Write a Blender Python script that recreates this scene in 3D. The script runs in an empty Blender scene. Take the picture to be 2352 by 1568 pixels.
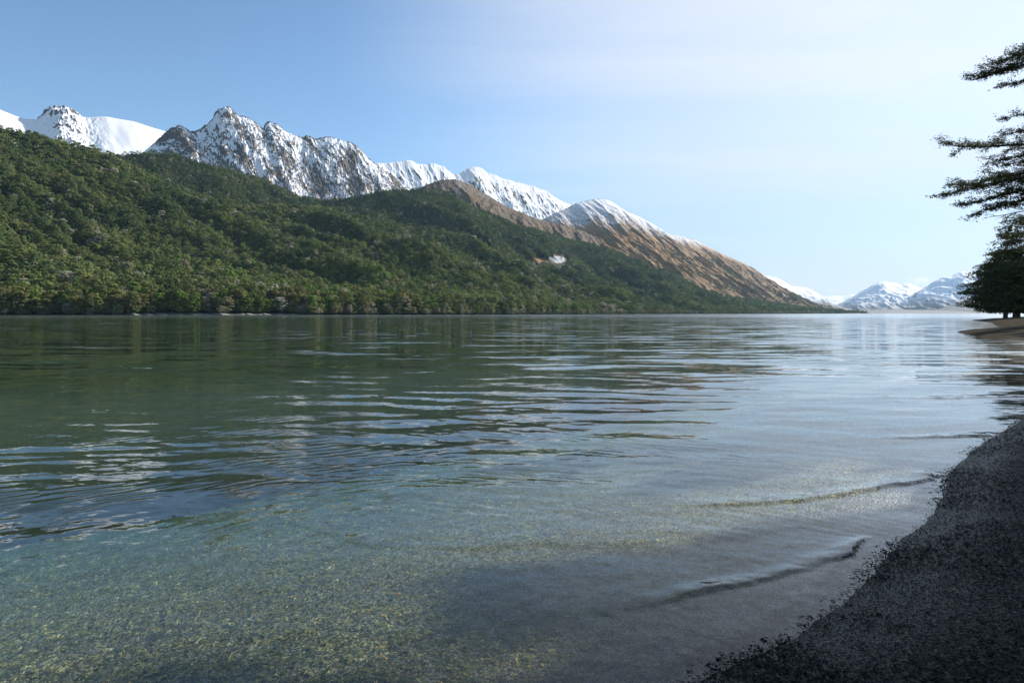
import bpy, math, random
import numpy as np
R = math.radians
# ------------------------------------------------------------------ camera, sky, sun, exposure
S = bpy.context.scene
COL = S.collection
FPX, CX, HY, CH = 1470.0, 1176.0, 719.5, 1.6          # focal length, centre, horizon (2352 px wide picture), eye height
cam = bpy.data.cameras.new('camera'); camo = bpy.data.objects.new('camera', cam); COL.objects.link(camo)
cam.lens = 36 * FPX / 2352; cam.sensor_width = 36; cam.shift_y = -(784 - HY) / 2352
cam.clip_start = 0.05; cam.clip_end = 90000
camo.location = (0, 0, CH); camo.rotation_euler = (R(90), 0, 0)
S.camera = camo
SUN_AZ, SUN_EL = 52.0, 27.0                            # azimuth to the right of the view, elevation
w = bpy.data.worlds.new('World'); S.world = w; w.use_nodes = True
nt = w.node_tree; nt.nodes.clear()


class NB:
    """small node builder"""
    def __init__(s, nt): s.nt = nt
    def n(s, t, ins=None, **kw):
        nd = s.nt.nodes.new(t)
        for k, v in kw.items(): setattr(nd, k, v)
        for k, v in (ins or {}).items():
            sock = nd.inputs[k]
            if isinstance(v, bpy.types.NodeSocket): s.nt.links.new(v, sock)
            else: sock.default_value = v
        return nd
    def math(s, op, a, b=0.0, c=0.0, clamp=False):
        nd = s.n('ShaderNodeMath', {0: a, 1: b, 2: c}, operation=op); nd.use_clamp = clamp
        return nd.outputs[0]
    def vmath(s, op, a, b=(0, 0, 0)):
        return s.n('ShaderNodeVectorMath', {0: a, 1: b}, operation=op)
    def ss(s, v, a, b, lo=0.0, hi=1.0):
        nd = s.n('ShaderNodeMapRange', {'Value': v, 'From Min': a, 'From Max': b, 'To Min': lo, 'To Max': hi},
                 interpolation_type='SMOOTHSTEP')
        return nd.outputs[0]
    def mix(s, f, a, b, blend='MIX'):
        nd = s.n('ShaderNodeMix', data_type='RGBA', blend_type=blend)
        for k, v in ((0, f), (6, a), (7, b)):
            if isinstance(v, bpy.types.NodeSocket): s.nt.links.new(v, nd.inputs[k])
            else: nd.inputs[k].default_value = (*v, 1) if (k > 0 and len(v) == 3) else v
        return nd.outputs[2]
    def noise(s, vec, scale, detail=3.0, rough=0.5, dist=0.0, out=0):
        nd = s.n('ShaderNodeTexNoise', {'Vector': vec, 'Scale': scale, 'Detail': detail, 'Roughness': rough, 'Distortion': dist})
        return nd.outputs[out]
    def scale(s, vec, sc, rot=(0, 0, 0)):
        return s.n('ShaderNodeMapping', {'Vector': vec, 'Scale': sc, 'Rotation': rot}).outputs[0]


b = NB(nt)
sky = b.n('ShaderNodeTexSky', sky_type='NISHITA')
sky.sun_disc = False; sky.sun_elevation = R(SUN_EL); sky.sun_rotation = R(SUN_AZ)
sky.altitude = 600; sky.air_density = 1.0; sky.dust_density = 0.15; sky.ozone_density = 2.0
dirv = b.n('ShaderNodeTexCoord').outputs['Generated']
sund = (math.sin(R(SUN_AZ)) * math.cos(R(SUN_EL)), math.cos(R(SUN_AZ)) * math.cos(R(SUN_EL)), math.sin(R(SUN_EL)))
dotv = b.vmath('DOT_PRODUCT', dirv, sund).outputs['Value']
sep = b.n('ShaderNodeSeparateXYZ', {0: dirv})
# thin high cloud: streaks drawn out across the sky, thickest towards the sun
flat = b.vmath('SCALE', dirv); b.nt.links.new(b.math('DIVIDE', 1.0, b.math('MAXIMUM', sep.outputs[2], 0.06)), flat.inputs['Scale'])
cv = b.scale(flat.outputs[0], (0.35, 1.2, 0.0), (0, 0, R(-28)))
cn = b.noise(cv, 1.1, 6.0, 0.55, 0.6)
cn2 = b.noise(b.scale(flat.outputs[0], (0.25, 0.35, 0.0), (0, 0, R(-20))), 0.8, 3.0, 0.5)
veil = b.ss(b.math('ADD', dotv, b.math('MULTIPLY_ADD', cn, 0.10, -0.05)), 0.46, 0.94)
streak = b.math('MULTIPLY', b.ss(cn, 0.3, 0.75, 0.78, 1.08), b.ss(cn2, 0.25, 0.65, 0.9, 1.05))
lowfade = b.ss(b.math('ABSOLUTE', b.math('SUBTRACT', sep.outputs[2], 0.10)), 0.0, 0.10, 0.65, 1.0)
mask = b.math('MULTIPLY', b.math('MULTIPLY', veil, streak), lowfade, clamp=True)
mask = b.math('MULTIPLY', mask, 0.92)
lowsky = b.mix(1.0, sky.outputs[0], b.mix(b.math('MULTIPLY', b.ss(sep.outputs[2], 0.30, 0.0), b.ss(dotv, 0.2, 0.8)), (1.0, 1.0, 1.0), (0.54, 0.42, 0.44)), 'MULTIPLY')
lowsky = b.mix(1.0, lowsky, (0.86, 0.97, 1.02), 'MULTIPLY')
glow = b.math('MULTIPLY', b.ss(dotv, 0.80, 1.0), 0.12)
skyc = b.mix(mask, lowsky, b.mix(b.ss(sep.outputs[2], 0.02, 0.34), (3.95, 4.6, 5.4), (4.9, 5.2, 5.8)))
skyc = b.mix(1.0, skyc, b.n('ShaderNodeCombineXYZ', {0: b.math('ADD', 1.0, glow), 1: b.math('ADD', 1.0, glow), 2: b.math('ADD', 1.0, glow)}).outputs[0], 'MULTIPLY')
# one small cumulus remnant behind the far range
az = b.math('ARCTAN2', sep.outputs[0], sep.outputs[1])
ca = b.math('POWER', b.math('DIVIDE', b.math('SUBTRACT', az, math.atan((2118 - CX) / FPX)), 0.012), 2.0)
ce = b.math('POWER', b.math('DIVIDE', b.math('SUBTRACT', sep.outputs[2], 0.0435), 0.0032), 2.0)
cc = b.math('EXPONENT', b.math('MULTIPLY', b.math('ADD', ca, ce), -1.0))
cc = b.math('MULTIPLY', cc, b.ss(b.noise(dirv, 160.0, 5.0, 0.6), 0.4, 0.6), clamp=True)
skyc = b.mix(b.math('MULTIPLY', cc, 0.8), skyc, (6.3, 6.2, 6.1))
bg = b.n('ShaderNodeBackground', {'Color': skyc, 'Strength': 0.09})
b.nt.links.new(bg.outputs[0], b.n('ShaderNodeOutputWorld').inputs[0])

sl = bpy.data.lights.new('sun', 'SUN'); sl.energy = 5.0; sl.angle = R(0.53); sl.color = (1.0, 0.94, 0.85)
so = bpy.data.objects.new('sun', sl); COL.objects.link(so)
so.rotation_euler = (R(90 - SUN_EL), 0, R(180 - SUN_AZ))
so.location = (60, 60, 60)
vs = S.view_settings
vs.view_transform = 'Standard'; vs.look = 'None'; vs.exposure = 0.9; vs.gamma = 1.0; vs.use_curve_mapping = False
S.cycles.max_bounces = 8; S.cycles.transparent_max_bounces = 16; S.cycles.volume_bounces = 1
S.cycles.diffuse_bounces = 3; S.cycles.glossy_bounces = 3
S.cycles.sample_clamp_indirect = 6.0; S.cycles.caustics_reflective = False; S.cycles.caustics_refractive = False
S.cycles.use_denoising = True
try: S.cycles.denoiser = 'OPENIMAGEDENOISE'; S.cycles.denoising_prefilter = 'ACCURATE'
except Exception: pass
rng = np.random.default_rng(11)
random.seed(5)

# ------------------------------------------------------------------ helpers
_pt = {}


def _tab(seed):
    if seed not in _pt:
        r = np.random.default_rng(seed + 100)
        a = r.random(4096) * 2 * np.pi
        _pt[seed] = (r.permutation(4096), np.cos(a), np.sin(a))
    return _pt[seed]


def perlin(x, y, seed=0):
    p, gx, gy = _tab(seed)
    xi = np.floor(x).astype(np.int64); yi = np.floor(y).astype(np.int64)
    xf = x - xi; yf = y - yi
    u = xf * xf * xf * (xf * (xf * 6 - 15) + 10); v = yf * yf * yf * (yf * (yf * 6 - 15) + 10)
    def g(ix, iy, dx, dy):
        h = p[(p[ix & 4095] + iy) & 4095]
        return gx[h] * dx + gy[h] * dy
    a = g(xi, yi, xf, yf); c = g(xi + 1, yi, xf - 1, yf)
    d = g(xi, yi + 1, xf, yf - 1); e = g(xi + 1, yi + 1, xf - 1, yf - 1)
    return ((a + (c - a) * u) * (1 - v) + (d + (e - d) * u) * v) * 1.5


def fbm(x, y, o=5, seed=0, gain=0.5, lac=2.03):
    s = 0; a = 1.0; t = 0
    for i in range(o):
        s = s + a * perlin(x + i * 17.3, y - i * 9.1, seed + i); t += a
        a *= gain; x = x * lac; y = y * lac
    return s / t


def ridged(x, y, o=5, seed=0, gain=0.5, lac=2.07):
    s = 0; a = 1.0; t = 0; wgt = 1.0
    for i in range(o):
        r = (1 - np.abs(perlin(x + i * 13.7, y + i * 5.3, seed + i))) ** 2
        s = s + a * r * wgt; t += a
        wgt = np.clip(r * 1.6, 0, 1)
        a *= gain; x = x * lac; y = y * lac
    return s / t


def sm(a, lo, hi):
    t = np.clip((a - lo) / (hi - lo), 0, 1); return t * t * (3 - 2 * t)


def link(o, parent=None):
    COL.objects.link(o)
    if parent: o.parent = parent
    return o


def tag(o, label=None, cat=None, group=None, kind=None):
    if label: o['label'] = label
    if cat: o['category'] = cat
    if group: o['group'] = group
    if kind: o['kind'] = kind
    return o


def raw_mesh(name, V, F, mat=None, smooth=False):
    """V (n,3); F (k,c) faces with c corners each"""
    me = bpy.data.meshes.new(name)
    V = np.ascontiguousarray(V, dtype=np.float32); F = np.ascontiguousarray(F, dtype=np.int32)
    k, c = F.shape
    me.vertices.add(len(V)); me.vertices.foreach_set('co', V.ravel())
    me.loops.add(k * c); me.loops.foreach_set('vertex_index', F.ravel())
    me.polygons.add(k); me.polygons.foreach_set('loop_start', np.arange(0, k * c, c, dtype=np.int32))
    if smooth: me.polygons.foreach_set('use_smooth', np.ones(k, dtype=bool))
    me.update(calc_edges=True)
    if mat: me.materials.append(mat)
    return me


def grid_faces(n, m):
    i = np.arange(n - 1)[:, None] * m + np.arange(m - 1)[None, :]
    return np.stack([i, i + m, i + m + 1, i + 1], -1).reshape(-1, 4)


def attr(me, name, data):
    a = me.attributes.new(name, 'FLOAT', 'POINT'); a.data.foreach_set('value', np.ascontiguousarray(data, dtype=np.float32).ravel())


def px(p, Y): return (p - CX) / FPX * Y
def pz(q, Y): return CH + (HY - q) / FPX * Y


def mat_new(name):
    m = bpy.data.materials.new(name); m.use_nodes = True; m.node_tree.nodes.clear()
    return m, NB(m.node_tree)


def out(m, bb, sh):
    o = bb.n('ShaderNodeOutputMaterial'); m.node_tree.links.new(sh, o.inputs[0]); return m


def quads(C, N, size, r, asp=1.0):
    """leaf-like quads at C, facing N, sizes size"""
    k = len(C)
    N = N / (np.linalg.norm(N, axis=1, keepdims=True) + 1e-9)
    T = r.normal(size=(k, 3)); T -= (T * N).sum(1, keepdims=True) * N; T /= np.linalg.norm(T, axis=1, keepdims=True) + 1e-9
    Bv = np.cross(N, T)
    a = (size * 0.5)[:, None]; c = a * asp
    V = np.stack([C - T * a, C + Bv * c, C + T * a, C - Bv * c], 1)
    V += r.normal(size=V.shape) * (size * 0.10)[:, None, None]
    return V.reshape(-1, 3)


def quad_mesh(name, V, mat):
    return raw_mesh(name, V, np.arange(len(V)).reshape(-1, 4), mat)


def tube(P, rad, sides=6):
    """tapered tube through P"""
    P = np.asarray(P, float); n = len(P); rad = np.broadcast_to(rad, (n,))
    T = np.gradient(P, axis=0); T /= np.linalg.norm(T, axis=1, keepdims=True) + 1e-9
    up = np.where(np.abs(T[:, 2:3]) > 0.9, np.array([[1., 0, 0]]), np.array([[0, 0, 1.]]))
    A = np.cross(T, up); A /= np.linalg.norm(A, axis=1, keepdims=True); Bv = np.cross(T, A)
    an = np.arange(sides) / sides * 2 * np.pi
    V = P[:, None] + rad[:, None, None] * (A[:, None] * np.cos(an)[None, :, None] + Bv[:, None] * np.sin(an)[None, :, None])
    i = np.arange(n - 1)[:, None] * sides + np.arange(sides)[None]
    j = np.arange(n - 1)[:, None] * sides + (np.arange(sides)[None] + 1) % sides
    return V.reshape(-1, 3), np.stack([i, j, j + sides, i + sides], -1).reshape(-1, 4)


def join(parts):
    V = []; F = []; o = 0
    for v, f in parts: V.append(v); F.append(f + o); o += len(v)
    return np.concatenate(V), np.concatenate(F)


def scatter(name, pts, rot, scl, idx, tint, meshes, mat):
    """one stuff object: instances on the points of its own mesh"""
    col = bpy.data.collections.new(name + '_kinds')
    for i, me in enumerate(meshes):
        o = bpy.data.objects.new('%s_kind_%02d' % (name, i), me); col.objects.link(o)
    me = bpy.data.meshes.new(name); me.vertices.add(len(pts)); me.vertices.foreach_set('co', pts.astype(np.float32).ravel())
    for nm, dt in (('rot', rot), ('scl', scl)):
        a = me.attributes.new(nm, 'FLOAT_VECTOR', 'POINT'); a.data.foreach_set('vector', dt.astype(np.float32).ravel())
    a = me.attributes.new('idx', 'INT', 'POINT'); a.data.foreach_set('value', idx.astype(np.int32))
    attr(me, 'tint', tint)
    if mat: me.materials.append(mat)
    ob = link(bpy.data.objects.new(name, me))
    g = bpy.data.node_groups.new(name, 'GeometryNodeTree')
    g.interface.new_socket('Geometry', in_out='INPUT', socket_type='NodeSocketGeometry')
    g.interface.new_socket('Geometry', in_out='OUTPUT', socket_type='NodeSocketGeometry')
    N = g.nodes.new; L = g.links.new
    gi = N('NodeGroupInput'); go = N('NodeGroupOutput')
    ci = N('GeometryNodeCollectionInfo'); ci.inputs['Collection'].default_value = col
    ci.inputs['Separate Children'].default_value = True; ci.inputs['Reset Children'].default_value = True
    ip = N('GeometryNodeInstanceOnPoints'); ip.inputs['Pick Instance'].default_value = True
    def at(nm, ty):
        a = N('GeometryNodeInputNamedAttribute'); a.data_type = ty; a.inputs['Name'].default_value = nm
        return [o for o in a.outputs if o.enabled and o.name == 'Attribute'][0]
    L(gi.outputs[0], ip.inputs['Points']); L(ci.outputs[0], ip.inputs['Instance'])
    L(at('idx', 'INT'), ip.inputs['Instance Index'])
    e2r = N('FunctionNodeEulerToRotation'); L(at('rot', 'FLOAT_VECTOR'), e2r.inputs[0]); L(e2r.outputs[0], ip.inputs['Rotation'])
    L(at('scl', 'FLOAT_VECTOR'), ip.inputs['Scale']); L(ip.outputs[0], go.inputs[0])
    md = ob.modifiers.new('scatter', 'NODES'); md.node_group = g
    return ob


# ------------------------------------------------------------------ lake shore and ground
SHORE = np.array([(-60, -42), (-15, -10), (-6, -3.2), (-2.6, 0.1), (-0.6, 1.65), (0.8, 2.77), (1.35, 3.1), (1.87, 3.56), (2.55, 4.3),
                  (3.4, 5.1), (4.3, 6.3), (5.5, 7.6), (7.84, 9.8), (11, 13.2), (16, 19), (21, 25.5), (26.9, 33.0), (28.5, 36.3), (30.6, 41.5),
                  (37.5, 54), (43, 61), (52, 67), (62, 82), (84, 112), (109, 152), (128, 172), (150, 200), (185, 235), (237, 290), (420, 360),
                  (900, 700), (900, -42)], float)


def shore_dist(x, y):
    """signed distance to the near shore, positive over the lake"""
    sh = x.shape; x = x.ravel(); y = y.ravel()
    d = np.full(x.shape, 1e18); ins = np.zeros(x.shape, bool)
    n = len(SHORE)
    for i in range(n):
        x1, y1 = SHORE[i]; x2, y2 = SHORE[(i + 1) % n]
        ex, ey = x2 - x1, y2 - y1
        t = np.clip(((x - x1) * ex + (y - y1) * ey) / (ex * ex + ey * ey), 0, 1)
        if i < n - 2:                                   # the two closing edges are no shore
            d = np.minimum(d, (x - x1 - t * ex) ** 2 + (y - y1 - t * ey) ** 2)
        c = ((y1 > y) != (y2 > y))
        with np.errstate(divide='ignore', invalid='ignore'):
            xi = ex * (y - y1) / (ey if ey != 0 else 1e-9) + x1
        ins ^= c & (x < xi)
    d = np.sqrt(d); d[ins] *= -1
    return d.reshape(sh)


def ground_z(x, y, d=None):
    if d is None: d = shore_dist(x, y)
    wob = fbm(x / 1.3, y / 1.3, 4, 3) * 0.05 + fbm(x / 0.35, y / 0.35, 3, 9) * 0.015
    d2 = d + wob * 0.8
    land = -d2
    zl = np.where(land < 0.8, 0.15 * land, np.where(land < 4, 0.12 + (land - 0.8) * 0.10, 0.44 + (land - 4) * 0.05))
    zl = np.minimum(zl, 3.0 + land * 0.01)
    zw = -0.10 * d2 - 0.008 * np.maximum(d2, 0) ** 2
    zw = np.maximum(zw, -9.0)
    z = np.where(d2 < 0, zl, zw)
    far = sm(y, 8300, 9300)
    return z * (1 - far) + 3.0 * far


def fan(rows, t0, t1, m, y0):
    t = np.linspace(t0, t1, m)
    Yg = np.repeat(rows[:, None], m, 1); Xg = (Yg + y0) * t[None]
    return Xg, Yg


def rows_to(y_start, y_end, k=0.00075, dmin=0.014, y0=0.0):
    r = [y_start]
    while r[-1] < y_end:
        r.append(r[-1] + max(dmin, k * max(r[-1], 0.5) ** 2 if r[-1] < 1e3 else 0.06 * r[-1]))
    return np.array(r)


# gravel ground and lake bed, one sheet out to the far plain
def mat_gravel():
    m, b = mat_new('shingle')
    P = b.n('ShaderNodeNewGeometry').outputs['Position']
    sep = b.n('ShaderNodeSeparateXYZ', {0: P})
    v1 = b.n('ShaderNodeTexVoronoi', {'Vector': b.scale(P, (1, 1, 0)), 'Scale': 48.0, 'Randomness': 1.0})
    v2 = b.n('ShaderNodeTexVoronoi', {'Vector': b.scale(P, (1, 1, 0)), 'Scale': 110.0})
    cr = b.n('ShaderNodeSeparateColor', {0: v1.outputs['Color']})
    stone = b.mix(cr.outputs[0], (0.042, 0.040, 0.035), (0.125, 0.115, 0.098))
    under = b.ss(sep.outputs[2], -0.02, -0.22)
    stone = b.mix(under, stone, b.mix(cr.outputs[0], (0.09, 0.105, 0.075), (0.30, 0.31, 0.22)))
    stone = b.mix(b.ss(cr.outputs[1], 0.8, 0.95), stone, (0.22, 0.17, 0.09))
    patch = b.noise(P, 0.9, 4.0, 0.6)
    stone = b.mix(b.ss(patch, 0.35, 0.7, 0.0, 0.5), stone, (0.06, 0.055, 0.045))
    gaps = b.ss(v1.outputs['Distance'], 0.25, 0.75, 1.0, 0.35)
    col = b.mix(1.0, stone, gaps, 'MULTIPLY')
    # light lost in deep water, painted onto the bed as dark green; dry grass and litter above the beach
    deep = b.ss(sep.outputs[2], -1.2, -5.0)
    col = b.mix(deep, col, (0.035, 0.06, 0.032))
    far = b.ss(sep.outputs[1], 7000.0, 8200.0)
    col = b.mix(far, col, b.mix(b.noise(b.scale(P, (0.002, 0.004, 0)), 1.0, 4.0), (0.14, 0.09, 0.05), (0.22, 0.19, 0.14)))
    wet = b.ss(sep.outputs[2], 0.02, 0.10)
    rough = b.math('MULTIPLY_ADD', wet, 0.3, 0.42)
    hgt = b.math('ADD', b.math('MULTIPLY', v1.outputs['Distance'], -1.0), b.math('MULTIPLY', v2.outputs['Distance'], -0.35))
    bp = b.n('ShaderNodeBump', {'Height': hgt, 'Strength': 0.8, 'Distance': 0.012})
    p = b.n('ShaderNodeBsdfPrincipled', {'Base Color': col, 'Roughness': rough, 'Normal': bp.outputs[0], 'Specular IOR Level': b.ss(sep.outputs[1], 12.0, 40.0, 0.15, 0.0)})
    return out(m, b, p.outputs[0])


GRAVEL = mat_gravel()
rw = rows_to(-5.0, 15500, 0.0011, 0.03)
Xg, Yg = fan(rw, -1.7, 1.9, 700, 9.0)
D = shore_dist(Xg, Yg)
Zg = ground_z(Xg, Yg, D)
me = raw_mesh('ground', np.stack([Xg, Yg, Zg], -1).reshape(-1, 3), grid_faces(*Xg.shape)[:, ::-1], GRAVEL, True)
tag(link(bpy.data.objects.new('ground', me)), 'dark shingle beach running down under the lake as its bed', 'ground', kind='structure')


# water surface: real waves near the camera, finer ripples as surface normals
def waves(x, y, d):
    r = np.random.default_rng(77)
    z = np.zeros_like(x)
    dist = np.hypot(x, y)
    foot = np.maximum(0.02, dist ** 2 * 0.0009)
    pa = 0.55 + 0.9 * np.clip(fbm(x / 7.0, y / 12.0, 2, 41) + 0.35, 0, 1.2)
    wx = x + 0.9 * fbm(x / 5, y / 5, 2, 51); wy = y + 0.9 * fbm(x / 6, y / 4, 2, 52)
    for i in range(44):
        lam = 0.17 * (1 + 8.0 * r.random() ** 1.7)
        th = R(-92 + r.normal() * (24 if lam < 0.6 else 13) + (14 if i % 3 == 0 else -8))
        k = 2 * np.pi / lam
        am = 0.0098 * lam ** 0.95 / 44 ** 0.5 * (0.6 + r.random() * 0.8)
        f = 1 - sm(foot, lam * 0.18, lam * 0.5)
        ph = k * (wx * math.cos(th) + wy * math.sin(th)) + r.random() * 6.3
        sn = np.sin(ph)
        z += f * am * (sn + 0.25 * np.cos(2 * ph))
    z *= pa
    for i in range(16):                                  # short ripples riding on the long ones, in patches
        lam = 0.09 + 0.13 * r.random(); left = i % 2
        th = R((-50 if left else -112) + r.normal() * 13); k = 2 * np.pi / lam
        wgt = (1 - sm(x + 0.25 * y, -0.6, 1.6)) if left else sm(x + 0.25 * y, -1.5, 1.0)
        pch = sm(fbm(x / 2.8 + 7 * left, y / 1.1, 3, 95 + left), -0.12, 0.30) * sm(y, 3.2, 6.0)
        f = 1 - sm(foot, lam * 0.3, lam * 0.8)
        z += f * wgt * pch * 0.0010 * (lam / 0.14) * np.sin(k * (wx * math.cos(th) + wy * math.sin(th)) + 6.3 * r.random())
    z *= 0.45 + 0.55 * np.clip(sm(x, -9, -2.5) + (1 - sm(y, 6.5, 8.5)) + sm(y, 22, 30), 0, 1)
    calm = 0.28 + 0.72 * sm(d, 0.5, 7.0)                # the bottom of the bay lies in the lee of the beach
    z *= calm
    # small breakers coming in along the shore
    for line, a0, wdt in (([(0.45, 3.35), (0.92, 3.6), (1.5, 3.85), (2.23, 4.24), (2.62, 4.62)], 0.020, 0.05),
                          ([(1.2, 5.3), (1.8, 5.33), (2.47, 5.46), (3.3, 5.8), (3.95, 6.15), (4.3, 6.45)], 0.026, 0.075),
                          ([(4.3, 8.15), (5.7, 8.3), (6.6, 8.45), (7.4, 8.9)], 0.024, 0.10),
                          ([(6.2, 12.2), (8.3, 12.0), (9.8, 12.3), (10.9, 13.0)], 0.032, 0.16),
                          ([(-3.5, 6.1), (-2.2, 5.3), (-0.9, 4.4), (0.4, 4.45), (1.6, 4.6), (2.6, 5.1)], 0.007, 0.16)):
        ln = np.array(line); best = np.full(x.shape, 1e9); sgn = np.zeros(x.shape); par = np.zeros(x.shape)
        jx = x + 0.05 * fbm(x * 2.2, y * 2.2, 3, 61); jy = y + 0.07 * fbm(x * 2.2, y * 2.2, 3, 62)
        for q in range(len(ln) - 1):
            (x1, y1), (x2, y2) = ln[q], ln[q + 1]; ex, ey = x2 - x1, y2 - y1
            t = np.clip(((jx - x1) * ex + (jy - y1) * ey) / (ex * ex + ey * ey), 0, 1)
            dx, dy = jx - x1 - t * ex, jy - y1 - t * ey
            dq = np.hypot(dx, dy); u = dq < best
            best = np.where(u, dq, best); sgn = np.where(u, np.sign(ex * dy - ey * dx), sgn); par = np.where(u, (q + t) / (len(ln) - 1), par)
        q = best * sgn
        prof = np.where(q < 0, np.exp(-(q / (wdt * 0.42)) ** 2), np.exp(-(q / (wdt * 1.9)) ** 2))
        z += a0 * prof * sm(par, 0.0, 0.35) * (1 - sm(par, 0.9, 1.0)) * (0.75 + 0.9 * fbm(x * 2.4, y * 2.4, 3, 71))
    # fine ripple trains following the shore
    rip = fbm(x * 9 + 1.5 * fbm(x, y, 2, 5), y * 6, 3, 81) * 0.0024 * (1 - sm(dist, 4, 10))
    z += rip
    return z * sm(d, -0.25, 0.25)


def mat_water():
    m, b = mat_new('lake_water')
    P = b.n('ShaderNodeNewGeometry')
    pos = P.outputs['Position']; nrm = P.outputs['Normal']
    dist = b.vmath('LENGTH', pos).outputs['Value']
    def slopes(sc, rot, k, det, dis=0.0):
        nz = b.noise(b.scale(pos, sc, (0, 0, R(rot))), 1.0, det, 0.55, dis, 1)
        c = b.vmath('SUBTRACT', nz, (0.5, 0.5, 0.5)).outputs[0]
        c = b.vmath('MULTIPLY', c, (0.45, 1.0, 0.0)).outputs[0]
        v = b.vmath('SCALE', c)
        if isinstance(k, float): v.inputs['Scale'].default_value = k
        else: b.nt.links.new(k, v.inputs['Scale'])
        return v.outputs[0]
    patch = b.noise(b.scale(pos, (0.02, 0.035, 0)), 1.0, 3.0, 0.5)
    patch2 = b.noise(b.scale(pos, (0.11, 0.2, 0)), 1.0, 2.0, 0.5)
    pk = b.math('MULTIPLY', b.ss(patch, 0.3, 0.65, 0.4, 1.2), b.ss(patch2, 0.3, 0.65, 0.5, 1.25))
    k1 = b.math('MULTIPLY', b.ss(dist, 6.0, 26.0, 0.03, 0.58), pk)
    k2 = b.math('MULTIPLY', b.ss(dist, 3.0, 14.0, 0.09, 0.19), pk)
    s = b.vmath('ADD', slopes((0.28, 1.1, 1), 5, k1, 2.0, 0.3), slopes((1.6, 5.5, 1), -8, k2, 2.0, 0.2)).outputs[0]
    s = b.vmath('ADD', s, slopes((9, 26, 1), 18, 0.085, 2.0)).outputs[0]
    N = b.vmath('NORMALIZE', b.vmath('ADD', nrm, s).outputs[0]).outputs[0]
    c = b.math('ABSOLUTE', b.vmath('DOT_PRODUCT', N, P.outputs['Incoming']).outputs['Value'])
    fr = b.math('MULTIPLY_ADD', b.math('POWER', b.math('SUBTRACT', 1.0, c, clamp=True), 5.0), 0.98, 0.02)
    dp = b.n('ShaderNodeAttribute', attribute_name='depth').outputs['Fac']
    body = b.math('SUBTRACT', 1.0, b.math('EXPONENT', b.math('MULTIPLY', b.math('POWER', dp, 1.4), -0.38)))
    tint = b.mix(b.ss(dp, 0.0, 1.6), (0.97, 0.99, 0.97), (0.45, 0.78, 0.62))
    tr = b.n('ShaderNodeBsdfTransparent', {0: tint})
    df = b.n('ShaderNodeBsdfDiffuse', {'Color': b.mix(b.ss(dist, 200.0, 900.0), b.mix(b.ss(dp, 0.8, 4.0), (0.075, 0.125, 0.095), (0.012, 0.032, 0.020)), (0.014, 0.045, 0.036, 1))})
    low = b.n('ShaderNodeMixShader', {0: body, 1: tr.outputs[0], 2: df.outputs[0]})
    gl = b.n('ShaderNodeBsdfGlossy', {'Color': (1, 1, 1, 1), 'Roughness': b.ss(dist, 10.0, 400.0, 0.02, 0.12), 'Normal': N})
    mx = b.n('ShaderNodeMixShader', {0: fr, 1: low.outputs[0], 2: gl.outputs[0]})
    return out(m, b, mx.outputs[0])


WATER = mat_water()
rw = rows_to(-4.0, 9300, 0.00062, 0.013)
Xw, Yw = fan(rw, -1.25, 1.25, 1250, 5.0)
Dw = shore_dist(Xw, Yw)
Zw = waves(Xw, Yw, Dw)
Gw = ground_z(Xw, Yw, Dw)
F = grid_faces(*Xw.shape)[:, ::-1]
wetf = ((Zw - Gw) > -0.03).ravel()
keep = wetf[F].any(1)
me = raw_mesh('lake_water', np.stack([Xw, Yw, Zw], -1).reshape(-1, 3), F[keep], WATER, True)
attr(me, 'depth', np.clip(Zw - Gw, 0, 12))
tag(link(bpy.data.objects.new('lake_water', me)), 'clear rippled green lake in front of the mountains', 'water', kind='structure')

# ------------------------------------------------------------------ mountains: lofted slopes with gullies and ribs


def diag(c, *pp):
    """distance of a line running away to the right at 45 degrees"""
    return [c / (1 + (CX - p) / FPX) for p in pp]


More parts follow.
